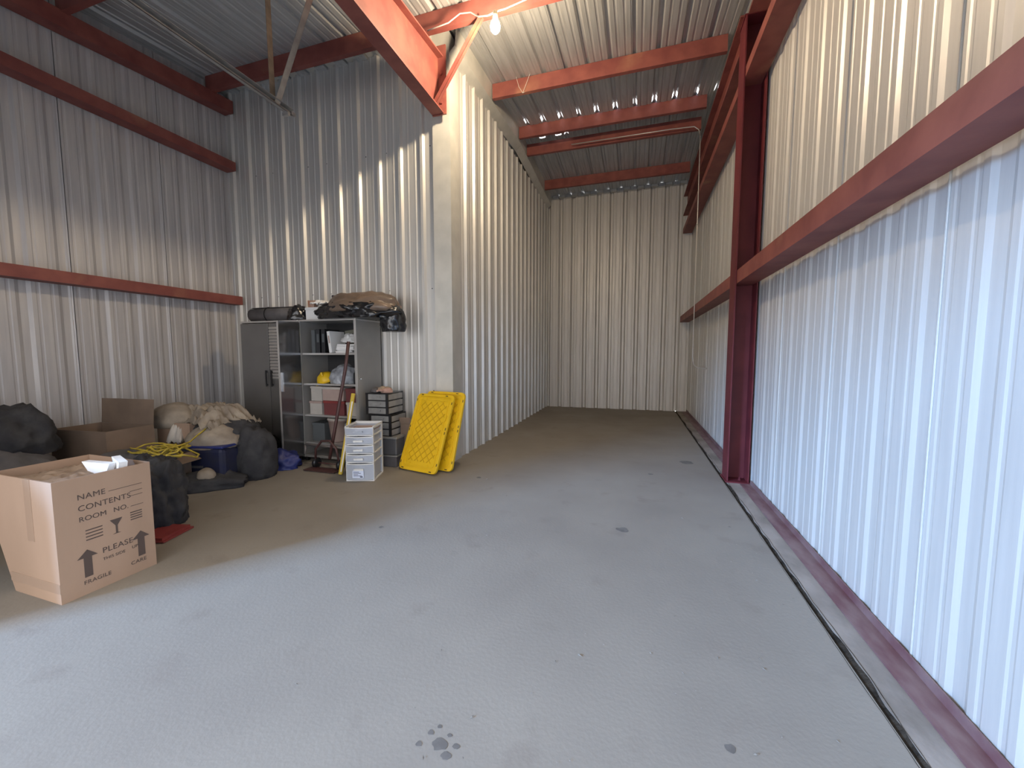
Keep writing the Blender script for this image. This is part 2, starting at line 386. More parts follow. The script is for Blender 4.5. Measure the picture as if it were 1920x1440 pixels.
# girts: horizontal channels, web up, lip showing to the room
def girt(lb, x_in, x_wall, y0, y1, z0, h=.115, name='wall_girt', grp='red wall girts', zslope=0.):
    b = MB(); s = 1 if x_wall > x_in else -1; xi, xw = min(x_in, x_wall), max(x_in, x_wall)
    z1 = z0 + zslope * (y1 - y0)
    def slab(xa, xb, za, zb):
        v = b.verts([(xa, y0, z0 + za), (xb, y0, z0 + za), (xb, y1, z1 + za), (xa, y1, z1 + za), (xa, y0, z0 + zb), (xb, y0, z0 + zb), (xb, y1, z1 + zb), (xa, y1, z1 + zb)])
        for f in ((0, 3, 2, 1), (4, 5, 6, 7), (0, 1, 5, 4), (1, 2, 6, 5), (2, 3, 7, 6), (3, 0, 4, 7)): b.bm.faces.new([v[i] for i in f])
    slab(xi, xw, 0, .006)
    if s > 0: slab(xi, xi + .006, .006, h); slab(xi + .006, xi + .025, h - .006, h)
    else: slab(xw - .006, xw, .006, h); slab(xw - .025, xw - .006, h - .006, h)
    return tag(b.build(name, RED), lb, 'beam', grp)
girt('rusty red wall girt running along the middle of the right wall', .985, 1.175, -.3, 10.04, 2.10, .135)
girt('upper red wall girt on the right wall', .985, 1.175, -.3, 10.04, 4.12, .10)
girt('lower dark red girt on the left wall', -5.6, -5.775, -.3, 4.5, 2.10, .12)
girt('upper dark red girt on the left wall', -5.6, -5.775, -.3, 4.5, 4.02, .12)
girt('dark eave strut along the top of the left wall', -5.62, -5.78, -.3, 4.52, zroof(-.3) - .36, .17, 'eave_strut', None, .085)
# deep I beams
def ibeam(name, lb, xc, y0, y1, zb0, zt0, zt1, bw, tw=.012, tf=.016, end=False, grp=None):
    r_ = thing(name, lb, 'beam', (xc, y0, zb0), 0, grp)
    def bar(xa, xb, a0, a1, c0, c1):
        b = MB(); L = y1 - y0
        v = b.verts([(xa, 0, a0), (xb, 0, a0), (xb, L, a1), (xa, L, a1), (xa, 0, c0), (xb, 0, c0), (xb, L, c1), (xa, L, c1)])
        for f in ((0, 3, 2, 1), (4, 5, 6, 7), (0, 1, 5, 4), (1, 2, 6, 5), (2, 3, 7, 6), (3, 0, 4, 7)): b.bm.faces.new([v[i] for i in f])
        return b
    h0, h1 = zt0 - zb0, zt1 - zb0
    bar(-bw / 2, bw / 2, 0, 0, tf, tf).build('flange', RED, r_)
    bar(-bw / 2, bw / 2, h0 - tf, h1 - tf, h0, h1).build('flange', RED, r_)
    bar(-tw / 2, tw / 2, tf, tf, h0 - tf, h1 - tf).build('web', RED, r_)
    if end: 
        MB().box((-bw / 2 - .0, y1 - y0, -.01), (bw / 2 + .03, y1 - y0 + .018, h1 + .12)).build('end_plate', RED, r_)
        MB().box((tw / 2, 2.6, tf), (bw / 2 - .01, 2.61, h0)).build('stiffener', RED, r_)
        b = MB()
        for zz in (.12, .28, .44): b.lathe([(.016, 0), (.016, .014)], n=6, M=Matrix.Translation((.05, y1 - y0, zz)) @ Matrix.Rotation(R(90), 4, 'X'))
        tag(b.build('bolt', RED, r_), kind='stuff')
    return r_
ibeam('rafter_beam', 'deep red I beam overhead, ending at the corner of the partition', -2.29, .2, 4.42, 4.20, 4.46, 4.84, .15, end=True)
ibeam('eave_beam', 'dark red I beam under the roof above the right wall, beyond the column', 1.06, 4.92, 10.0, 4.50, 4.90, 4.94, .17)
ibeam('eave_beam', 'red beam stub at the top right, on the camera side of the column', 1.06, .3, 4.58, 4.66, 4.84, 4.95, .17)
# column
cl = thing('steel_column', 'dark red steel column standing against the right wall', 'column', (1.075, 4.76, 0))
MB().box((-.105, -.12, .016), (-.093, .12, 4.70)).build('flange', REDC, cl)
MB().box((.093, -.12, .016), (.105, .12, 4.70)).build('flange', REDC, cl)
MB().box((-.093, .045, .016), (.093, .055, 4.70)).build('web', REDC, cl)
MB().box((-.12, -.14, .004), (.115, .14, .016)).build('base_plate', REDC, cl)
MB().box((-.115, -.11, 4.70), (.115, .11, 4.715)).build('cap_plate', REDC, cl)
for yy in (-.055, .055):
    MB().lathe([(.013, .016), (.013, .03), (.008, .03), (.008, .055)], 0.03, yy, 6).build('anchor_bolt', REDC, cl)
# knee brace of the beam
b = MB(); p0 = Vector((-2.245, 4.28, 4.235)); p1 = Vector((-1.62, 4.16, 4.93)); d = p1 - p0
M = Matrix((d.normalized(), Vector((0, 1, 0)), d.normalized().cross(Vector((0, 1, 0))))).transposed().to_4x4(); M.translation = p0
b.box((0, 0, 0), (d.length, .045, .005), M).box((0, 0, 0), (d.length, .005, .045), M)
tag(b.build('knee_brace', RED), 'red angle brace from beam end up towards the light bulb', 'brace')

# bulb on a cable
lb = thing('light_bulb', 'glowing bare light bulb hanging under the nearest purlin', 'lamp', (-1.37, 3.86, 4.55))
g = MB().lathe([(.004, -.062), (.025, -.056), (.043, -.032), (.048, 0), (.042, .026), (.027, .052), (.019, .07)], n=20).build('bulb', BULB, lb, True)
MB().lathe([(.02, .068), (.024, .075), (.024, .13), (.012, .14)], n=14).build('socket', SOCK, lb, True)
b = MB()
pts = [(-2.25, 4.12, 4.90), (-2.0, 4.13, 4.93), (-1.85, 4.1, 4.965), (-1.72, 4.08, 4.93), (-1.60, 4.0, 4.80), (-1.46, 3.9, 4.70), (-1.37, 3.87, 4.69), (-1.28, 3.9, 4.72), (-1.05, 4.06, 4.90), (-.6, 4.15, 4.935), (-.1, 4.17, 4.94), (.9, 4.17, 4.94)]
tag(b.tube(pts, .007, 6).build('power_cable', WIRE, smooth=True), 'pale cable strung along the nearest purlin to the bulb', 'cable')
tag(MB().tube([(.96, 7.55, 5.02), (.93, 7.5, 5.10), (.86, 7.5, 5.16), (.5, 7.5, 5.175), (-1.2, 7.52, 5.19)], .009, 7).tube([(.96, 7.55, 5.02), (.965, 7.56, 4.9), (.965, 7.56, 1.3), (.985, 7.56, 1.18), (1.05, 7.56, 1.13), (1.19, 7.5, 1.12)], .009, 7).build('conduit_pipe', CONDUIT, smooth=True), 'thin conduit pipe along a far purlin and down the right wall', 'pipe')
b = MB().tube([(-1.7, 5.67, 5.29), (-1.66, 5.67, 5.15), (-1.6, 5.66, 5.05)], .003, 5).tube([(-1.5, 5.67, 5.29), (-1.56, 5.66, 5.14), (-1.6, 5.66, 5.05), (-1.57, 5.66, 5.06)], .003, 5)
tag(b.build('tie_wire', WIRE), 'small twisted wire loop hanging on second purlin', 'wire')

# door track with its hangers
tr = thing('door_track', 'grey overhead door track hanging from the roof at upper left', 'track', (-3.4, 3.35, 3.8))
b = MB().box((-.03, -3.65, 0), (-.026, .02, .05)).box((-.03, -3.65, .046), (.030, .02, .05)).box((-.03, -3.65, 0), (.012, .02, .004)).box((.008, -3.65, .0), (.012, .02, .012))
b.build('rail', TRACK, tr)
MB().box((-.05, -.05, -.03), (.02, -.02, .0)).box((-.005, .0, .0), (.02, .05, .03)).build('bracket', TRACK, tr)
def angle_bar(name, p0, p1, material, parent, wdt=.06):
    p0 = Vector(p0); p1 = Vector(p1); d = (p1 - p0); l = d.normalized(); u_ = l.cross(Vector((0, 1, 0))).normalized(); v_ = l.cross(u_)
    M = Matrix((l, u_, v_)).transposed().to_4x4(); M.translation = p0
    MB().box((0, 0, 0), (d.length, wdt, .004), M).box((0, 0, 0), (d.length, .004, wdt), M).build(name, material, parent)
angle_bar('hanger', (-.02, -.15, .03), (-.15, -.04, 1.19), RUST, tr)
angle_bar('hanger', (0, -.12, .02), (.46, -.02, 1.18), TRACK, tr)

# ------------------------------------------------------------ lockers
# left locker: closed two-door cabinet
def locker(name, lb, x0, x1, y0, y1, H, z0=.05):
    r_ = thing(name, lb, 'cabinet', ((x0 + x1) / 2, y0, 0)); W = (x1 - x0) / 2; D = y1 - y0; t = .018
    MB().box((-W, 0, z0), (-W + t, D, H)).build('side_panel', LOCK, r_)
    MB().box((W - t, 0, z0), (W, D, H)).build('side_panel', LOCK, r_)
    MB().box((-W + t, D - t, z0), (W - t, D, H)).build('back_panel', LOCKIN, r_)
    MB().box((-W, -.012, H), (W, D, H + .022)).build('top_panel', LOCKE, r_, bevel=.003)
    MB().box((-W + t, .0, z0), (W - t, D - t, z0 + .03)).build('bottom_panel', LOCK, r_)
    for sx in (-1, 1):
        for yy in (.03, D - .03): MB().box((sx * (W - .03) - .015, yy - .015, 0), (sx * (W - .03) + .015, yy + .015, z0)).build('foot', BLACK, r_)
    return r_, W, D, t
LX = -4.06
r1, W, D, t = locker('metal_locker', 'tall grey two-door metal locker in the corner, doors closed', -5.02, LX - .01, 4.0, 4.47, 1.78)
for s in (-1, 1):
    xa, xb = (-W + .004, -.004) if s < 0 else (.004, W - .004)
    d = MB().box((xa, -.022, .07), (xb, 0, 1.77)).build('door', LOCKD, r1, bevel=.004)
    hx = -.045 if s < 0 else .045
    MB().box((hx - .008, -.048, .95), (hx + .008, -.036, 1.16)).box((hx - .008, -.036, .96), (hx + .008, -.022, .985)).box((hx - .008, -.036, 1.13), (hx + .008, -.022, 1.155)).build('handle', BLACK, d)
    if s > 0:
        b = MB()
        for k in range(17): b.prism([(-.022, 1.72 - k * .04), (-.030, 1.705 - k * .04), (-.022, 1.69 - k * .04)], xa + .01, xb - .01, 'x')
        tag(b.build('louver', LOCKE, d), kind='stuff')
# right locker: open, shelves showing
r2, W, D, t = locker('open_locker', 'open grey metal locker with loaded shelves and one door ajar', LX, -3.20, 4.0, 4.47, 1.78)
MB().box((-W - .0, -.008, .05), (-W + .022, .0, 1.78)).box((W - .03, -.008, .05), (W, .0, 1.78)).build('door_frame', LOCKE, r2)
SH = [1.385, 1.0, .60, .24]
for z in SH: MB().box((-W + t, .02, z - .022), (W - t, D - t, z)).build('shelf', LOCKE, r2)
b = MB().box((0, -.011, .07), (.30, .011, 1.77)); Md = Matrix.Translation((-W + .012, -.016, 0)) @ Matrix.Rotation(R(-93), 4, 'Z')
d = b.build('door', LOCKGL, r2, bevel=.003, M=Md)
MB().box((.297, -.012, .07), (.302, .012, 1.77)).build('door_edge', LOCKE, d)
MB().box((.265, .012, .92), (.279, .030, 1.15)).build('handle', CHROME, d)
for z in (.35, 1.6): MB().lathe([(.007, -.03), (.007, .03)], n=8, M=Matrix.Translation((0, 0, z))).build('hinge', CHROME, d, True)
MB().lathe([(.012, 0), (.012, .02), (.006, .024)], n=10, M=Matrix.Translation((W, .04, 1.07)) @ Matrix.Rotation(R(90), 4, 'Y')).build('latch', CHROME, r2)

# shelf 1: binders and papers
def binder(lb, x, y, z, mt, h=.30, tilt=0., wd=.055, grp=None, spine=PAPER):
    r_ = thing('ring_binder', lb, 'binder', (x, y, z), 0, grp); r_.rotation_euler = (0, tilt, 0)
    MB().box((-wd / 2, 0, 0), (-wd / 2 + .004, .26, h)).box((wd / 2 - .004, 0, 0), (wd / 2, .26, h)).box((-wd / 2, -.004, 0), (wd / 2, 0, h)).build('cover', mt, r_)
    MB().box((-wd / 2 + .006, .01, .01), (wd / 2 - .008, .25, h - .012)).build('pages', PAPER, r_)
    MB().box((-wd / 2 + .01, -.0055, h * .45), (wd / 2 - .01, -.004, h * .8)).build('spine_label', spine, r_)
    return r_
z1 = SH[0]
GD = mat('binder_grey', (.10, .11, .115), .5)
binder('grey binder, leftmost on the locker top shelf', -3.90, 4.06, z1, GD, .29, spine=GD)
binder('black binder, second from left on the locker top shelf', -3.825, 4.06, z1, BLACK, .30, spine=GD)
binder('black binder, third from left on the locker top shelf', -3.745, 4.06, z1, BLACK, .30, spine=GD)
binder('white binder leaning at the end of the binder row', -3.635, 4.06, z1 + .003, PAPER, .27, R(-7), spine=PINKB, wd=.04)
def sheets(lb, x, y, z, w_, d_, k, seed, mt=PAPER, name='paper_stack'):
    random.seed(seed); b = MB(); zz = z
    for i in range(k):
        a = random.uniform(-.3, .3); h = random.uniform(.008, .02)
        M = Matrix.Translation((x + random.uniform(-.02, .02), y + random.uniform(-.015, .015), 0)) @ Matrix.Rotation(a, 4, 'Z')
        b.box((-w_ / 2, -d_ / 2, zz), (w_ / 2, d_ / 2, zz + h), M); zz += h + .001
    return tag(b.build(name, mt), lb, 'papers')
sheets('messy pile of white papers on the locker top shelf', -3.44, 4.18, z1, .24, .24, 8, 3)
tag(blob('plastic_bag', WHITE, (-3.42, 4.17, z1 + .13), (.2, .16, .10), 5, .25, 4), 'crumpled white plastic bag lying on the shelf papers', 'bag')
bx = MB().box((-.09, 0, 0), (.09, .16, .20)).build('small_carton', mat('olive_carton', (.15, .15, .11), .7), bevel=.003); bx.location = (-3.47, 4.28, z1 + .10); bx.rotation_euler = (0, R(-9), R(8))
tag(bx, 'small dull green carton standing behind the shelf papers', 'box')
# shelf 2
z2 = SH[1]
hh = thing('hard_hat', 'yellow hard hat on the locker second shelf', 'helmet', (-3.80, 4.17, z2)); hh.rotation_euler = (0, R(-18), R(25))
MB().lathe([(.115, .0), (.118, .03), (.112, .07), (.092, .11), (.055, .138), (.012, .148)], n=24).build('shell', YEL, hh, True)
MB().lathe([(.142, .0), (.142, .006), (.115, .012)], n=24).build('brim', YEL, hh, True)
MB().box((-.012, -.11, .09), (.012, .11, .15)).build('ridge', YEL, hh, bevel=.01)
tag(blob('wrapped_bundle', WRAP, (-3.55, 4.20, z2), (.36, .28, .22), 7, .16, 3.5), 'bundle in shiny clear plastic wrap on the second shelf', 'package')
bt = thing('spray_bottle', 'small black bottle with white cap on second shelf, right end', 'bottle', (-3.30, 4.10, z2))
MB().lathe([(.032, 0), (.034, .01), (.034, .13), (.014, .155), (.014, .17)], n=16).build('body', BLACK, bt, True)
MB().lathe([(.018, .168), (.018, .20), (.012, .205)], n=12).build('cap', WHITE, bt, True)
# shelf 3: boxes in two layers
z3 = SH[2]
def carton(lb, x, y, z, w_, d_, h, mt, lidm=None, rz=0., name='storage_box', cat='box', lid_h=.03, grp=None):
    r_ = thing(name, lb, cat, (x, y, z), rz, grp)
    MB().box((-w_ / 2, 0, 0), (w_ / 2, d_, h - lid_h)).build('body', mt, r_, bevel=.003)
    MB().box((-w_ / 2 - .006, -.006, h - lid_h), (w_ / 2 + .006, d_ + .006, h)).build('lid', lidm or mt, r_, bevel=.003)
    return r_
carton('lower pale box at the left of the locker third shelf', -3.90, 4.06, z3, .19, .3, .17, CREAM, PINKB)
carton('upper cream box at the left of the locker third shelf', -3.885, 4.06, z3 + .172, .17, .3, .19, CREAM, CREAM)
carton('dull red box on the locker third shelf', -3.62, 4.06, z3, .31, .3, .18, MAROON, REDF)
carton('wide beige box resting on the dull red box', -3.63, 4.06, z3 + .182, .32, .3, .175, PINKB, CREAM)
carton('pale box at the right of the locker third shelf', -3.36, 4.07, z3, .15, .3, .17, CREAM, CREAM)
carton('dark maroon box stacked at the right of the third shelf', -3.36, 4.07, z3 + .172, .16, .3, .17, MAROON)
# shelf 4
z4 = SH[3]
bk = thing('plastic_bucket', 'pale plastic bucket at the bottom of the open locker', 'bucket', (-3.66, 4.2, z4))
MB().lathe([(.10, 0), (.105, .02), (.135, .27), (.142, .27), (.142, .29)], n=24).build('body', PINKB, bk, True)
MB().lathe([(.147, .285), (.147, .305), (.135, .31)], n=24).build('lid', CREAM, bk, True)
carton('greyish tub beside the bucket in the open locker', -3.37, 4.08, z4, .2, .28, .26, mat('grey_tub', (.26, .27, .27), .5))
carton('dark tub at the left bottom of the open locker', -3.91, 4.1, z4, .19, .28, .24, GD)

# on top of the lockers
zt = 1.803
rl = thing('rolled_mat', 'dark rolled mat lying on top of the left locker', 'mat', (-4.99, 4.15, zt + .095))
sp = []
for i in range(80):
    a = i * .42; r_ = .02 + .075 * i / 79; sp.append((r_ * math.cos(a), r_ * math.sin(a)))
b = MB(); pv = None
for q in sp:
    v = b.verts([(0, q[0], q[1]), (.86, q[0], q[1])])
    if pv: b.bm.faces.new([pv[0], v[0], v[1], pv[1]])
    pv = v
b.build('roll', GREYF, rl, True, solid=.006)
MB().tube([(.30 + .0, .098 * math.cos(a * .35), .098 * math.sin(a * .35)) for a in range(19)], .006, 5).build('strap', BLACK, rl)
tag(blob('dark_bundle', BAGB, (-4.16, 4.08, zt), (.22, .2, .17), 11, .2, 4), 'small black crumpled bundle at the end of the rolled mat', 'bag')
cb = carton('white box on top of the open locker, beside the black bag', -3.90, 4.08, zt, .25, .25, .16, PAPER, PAPER, name='white_carton')
pk = MB().box((-.05, -.03, 0), (.05, .03, .09)).build('photo_card_box', mat('orange_print', (.36, .16, .09), .6, 0, (.55, .45, .36), 14)); pk.location = (-3.965, 4.14, zt + .162)
tag(pk, 'small orange printed box on the white box', 'box')
tag(cloth('crumpled_paper', PAPER, (-3.82, 4.17, zt + .17), .26, .2, .09, 4, .03, R(20), 18), 'crumpled white paper on the white box', 'paper')
mg = thing('metal_mug', 'small shiny metal mug behind the black bag', 'mug', (-3.72, 4.25, zt + .28))
MB().lathe([(.03, -.28), (.032, -.02), (.036, .04), (.031, .04), (.028, -.02)], n=16).build('body', CHROME, mg, True)
MB().tube([(.033, 0, .025), (.055, 0, .02), (.055, 0, -.015), (.033, 0, -.02)], .004, 6).build('handle', CHROME, mg, True)
gb = thing('garbage_bag', 'black plastic bag with tan sheet over it, slumped on the open locker', 'bag', (-3.30, 4.17, zt))
blob('bag_body', BAGB, (0, 0, 0), (1.0, .50, .24), 2, .18, 3.2, .3, 5, 0, gb)
blob('bag_tail', BAGB, (.47, .04, -.16), (.26, .26, .34), 8, .16, 3.4, .5, 4, 0, gb)
blob('tan_cover', BROWNP, (.06, .0, .075), (.92, .48, .245), 6, .17, 3.2, .3, 4, R(3), gb)['label'] = 'tan crinkled sheet'
# leaning stick (yellow level) and hand truck in front of the open locker
lv = thing('spirit_level', 'yellow level leaning upright against the open locker', 'level', (-3.17, 3.62, 0))
p0, p1 = Vector((0, 0, .006)), Vector((-.05, .32, .90)); d = p1 - p0
M = Matrix((Vector((1, 0, 0)), d.normalized().cross(Vector((1, 0, 0))), d.normalized())).transposed().to_4x4(); M.translation = p0
MB().box((-.022, -.01, 0), (.022, .01, d.length), M).build('body', STICKY, lv, bevel=.002)
MB().box((.002, -.0115, .03), (.018, -.010, d.length - .1), M).build('white_strip', PAPER, lv)
ht = thing('hand_truck', 'old dark red hand truck parked before the open locker', 'hand truck', (-3.46, 3.78, 0))
MB().tube([(.21, .14, 1.52), (.17, .12, 1.2), (.05, .04, .45), (.0, .0, .12)], .019, 8).build('handle_pole', mat('dark_red_paint', (.075, .032, .03), .5), ht, True)
DR = MATS['dark_red_paint']
MB().tube([(-.19, -.02, .07), (-.17, -.03, .24), (-.08, -.03, .34), (.04, -.03, .35), (.13, -.03, .26), (.16, -.02, .07)], .014, 8).build('base_hoop', DR, ht, True)
MB().tube([(-.38, .03, .27), (.17, .03, .26)], .016, 8).tube([(-.38, .03, .27), (-.36, .0, .16)], .016, 8).build('crossbar', mat('worn_grey_metal', (.17, .15, .14), .5, .3), ht, True)
MB().box((-.24, -.16, .01), (.2, -.02, .018)).build('toe_plate', DR, ht)
for sx in (-.19, .16):
    MB().lathe([(.012, -.026), (.05, -.024), (.064, -.014), (.064, .014), (.05, .024), (.012, .026)], n=20, M=Matrix.Translation((sx, .0, .064)) @ Matrix.Rotation(R(90), 4, 'Y')).build('wheel', BLACK, ht, True)
MB().tube([(-.19, 0, .064), (.16, 0, .064)], .008, 8).build('axle', DR, ht, True)

# ------------------------------------------------------------ white drawer tower
dt = thing('drawer_tower', 'white framed plastic tower of five clear drawers on the floor', 'drawers', (-2.95, 3.45, 0), math.atan2(.10, .30))
TW, TD, TH = .30, .33, .60
for z in (0, .2, .298, .396, .494): MB().box((0, .012, z), (TW, TD, z + .012)).build('tier_rail', WHITE, dt)
for x, y in ((0, .0), (TW - .014, .0), (0, TD - .03), (TW - .014, TD - .03)): MB().box((x, y + .012, .012), (x + .014, y + .04, TH - .02)).build('post', WHITE, dt)
MB().box((-.004, .02, TH - .02), (.008, TD, TH)).box((TW - .008, .02, TH - .02), (TW + .004, TD, TH)).box((0, TD - .012, TH - .02), (TW, TD, TH + .006)).build('top_frame', WHITE, dt)
MB().box((.008, .03, TH - .05), (TW - .008, TD - .012, TH - .044)).build('top_tray', PINKB, dt)
MB().box((.008, TD - .016, .02), (TW - .008, TD - .012, TH - .02)).build('back_panel', CLEAR, dt)
def bow(z0_, z1_, inset, th, x0_=.004, x1_=TW - .004):
    b = MB(); k = 10; o_ = []; i_ = []
    for i in range(k + 1):
        tt = i / k; x = x0_ + (x1_ - x0_) * tt; y = inset - .028 * math.sin(math.pi * tt)
        o_.append((x, y)); i_.append((x, y + th))
    b.prism(o_ + i_[::-1], z0_, z1_); return b
tiers = [(.014, .198), (.214, .296), (.312, .394), (.410, .492), (.508, .592)]
for i, (a, c) in enumerate(tiers):
    dr = bow(a + .004, c - .012, .012, .004).build('drawer', CLEAR, dt)
    bow(c - .012, c - .002, .006, .012, -.002 if i == 4 else .002, TW + .002 if i == 4 else TW - .002).build('drawer_rim', WHITE, dr)
    MB().box((.018, .02, a), (.022, TD - .04, c - .012)).box((TW - .022, .02, a), (TW - .018, TD - .04, c - .012)).box((.018, .02, a), (TW - .018, TD - .04, a + .004)).build('drawer_bin', CLEAR, dr)
    hz = c - .045 if i else c - .06
    MB().box((TW / 2 - .05, -.034, hz), (TW / 2 + .05, -.016, hz + .008)).box((TW / 2 - .05, -.034, hz - .012), (TW / 2 + .05, -.030, hz)).build('handle', WHITE if i < 4 else CLEAR, dr)
    if i == 0:
        MB().box((.08, -.0235, .045), (.20, -.0215, .125)).build('paper_label', LABELP, dr)
        b = MB()
        for r_, (xa, xb) in enumerate(((.09, .15), (.09, .17), (.09, .14), (.09, .18))): b.box((xa, -.0245, .108 - r_ * .014), (xb, -.0235, .113 - r_ * .014))
        b.box((.16, -.0245, .052), (.19, -.0235, .062)); tag(b.build('label_print', NAVY, dr), kind='stuff')
        MB().box((.03, .06, .02), (.26, .28, .10)).build('contents', GD, dr)
    elif i < 4: MB().box((.04, .06, a + .006), (.25, .27, a + .03)).build('contents', GREYF if i % 2 else CREAM, dr)

# ------------------------------------------------------------ black framed drawers and bins
bt_ = thing('grey_bin', 'shallow grey bin on the floor under the black framed drawers', 'bin', (-3.03, 4.03, 0), R(4))
MB().prism([(0.02, .02), (.30, .02), (.30, .36), (.02, .36)], 0, .13).build('body', GREYF, bt_, bevel=.01)
MB().box((0, 0, .13), (.32, .38, .15)).build('rim', SMOKE, bt_, bevel=.004)
gt = thing('grey_tote', 'dark grey tote with lid below the black framed drawers', 'bin', (-3.05, 4.02, .152), R(3))
MB().box((.015, .015, 0), (.335, .375, .20)).build('body', mat('dark_grey_tote', (.10, .10, .105), .45), gt, bevel=.012)
MB().box((0, 0, .20), (.35, .39, .226)).build('lid', SMOKE, gt, bevel=.005)
def blk(lb, x, y, z, rz, tiers_):
    r_ = thing('drawer_unit', lb, 'drawers', (x, y, z), rz, 'black framed drawer units'); Wd, Dd = .30, .36; H = .083 * tiers_ + .012
    for px_, py_ in ((0, 0), (Wd - .03, 0), (0, Dd - .02), (Wd - .02, Dd - .02)): MB().box((px_, py_, 0), (px_ + (.03 if py_ == 0 else .02), py_ + .02, H)).build('post', BLACK, r_)
    for k in range(tiers_ + 1): 
        zz = k * .083
        MB().box((0, .001, zz), (Wd, Dd, zz + .010)).build('frame_rail', BLACK, r_)
    for k in range(tiers_):
        zz = k * .083 + .012
        dr = MB().box((.032, .004, zz), (Wd - .032, .010, zz + .068)).box((.004, .02, zz), (.008, Dd - .02, zz + .066)).box((Wd - .003, .02, zz), (Wd + .001, Dd - .02, zz + .066)).box((.008, .012, zz), (Wd - .008, Dd - .02, zz + .004)).build('drawer', SMOKE, r_)
        MB().box((.10, -.008, zz + .03), (.2, .004, zz + .045)).build('handle', SMOKE, dr)
        MB().box((.04, .03, zz + .006), (Wd - .04, Dd - .05, zz + .045)).build('contents', LOCK if k % 2 else GREYF, dr)
    return r_
blk('lower black framed unit of three grey drawers', -3.08, 4.03, .379, R(3), 3)
blk('upper black framed unit of three drawers, gloves on top', -3.11, 4.02, .642, R(3), 3)
for i, (x, y, rz, mt, l_) in enumerate(((-3.03, 4.12, .2, GREYF, 'dark work glove at the left of the glove heap'), (-2.95, 4.14, .9, LEATH, 'tan work glove on top of the glove heap'), (-2.87, 4.11, 2.2, PINKG, 'pinkish work glove at the right of the glove heap'), (-2.93, 4.2, 1.5, TAN, 'tan work glove at the back of the glove heap'))):
    gl = thing('work_glove', l_, 'glove', (x, y, .905 + (.012 if i == 1 else 0)), rz, 'work gloves on the black drawers')
    blob('palm', mt, (0, 0, 0), (.11, .13, .06), 20 + i, .12, 3, .3, 3, 0, gl)
    for f in range(4): MB().tube([(-.038 + .025 * f, .04, .022), (-.042 + .028 * f, .085, .036 - .004 * f), (-.044 + .030 * f, .12, .022)], [.015, .014, .010], 7).build('finger', mt, gl, True)
    MB().tube([(.045, -.01, .02), (.075, .02, .03), (.085, .055, .022)], [.016, .015, .011], 7).build('thumb', mt, gl, True)

# cardboard box with open flap behind the yellow lids
def open_box(lb, x, y, z, w_, d_, h, mt, rz=0., flaps=(), inside=True, th=.006, grp=None, name='cardboard_box'):
    r_ = thing(name, lb, 'box', (x, y, z), rz, grp)
    b = MB().box((0, 0, 0), (w_, th, h)).box((0, d_ - th, 0), (w_, d_, h)).box((0, th, 0), (th, d_ - th, h)).box((w_ - th, th, 0), (w_, d_ - th, h)).box((th, th, 0), (w_ - th, d_ - th, th))
    b.build('body', mt, r_)
    for side, ang, ln in flaps:
        M = {'front': Matrix.Translation((0, 0, h)), 'back': Matrix.Translation((w_, d_, h)) @ Matrix.Rotation(R(180), 4, 'Z'),
             'right': Matrix.Translation((w_, 0, h)) @ Matrix.Rotation(R(90), 4, 'Z'), 'left': Matrix.Translation((0, d_, h)) @ Matrix.Rotation(R(-90), 4, 'Z')}[side] @ Matrix.Rotation(R(ang), 4, 'X')
        wf_ = w_ if side in ('front', 'back') else d_
        MB().box((.002, -.002, 0.001), (wf_ - .002, .002, ln), M).build('flap', mt, r_)
    return r_
open_box('cardboard box with raised flap behind the yellow lids', -2.775, 4.24, 0, .15, .22, .50, CARDD, R(6), (('right', 50, .13), ('front', 25, .10)))

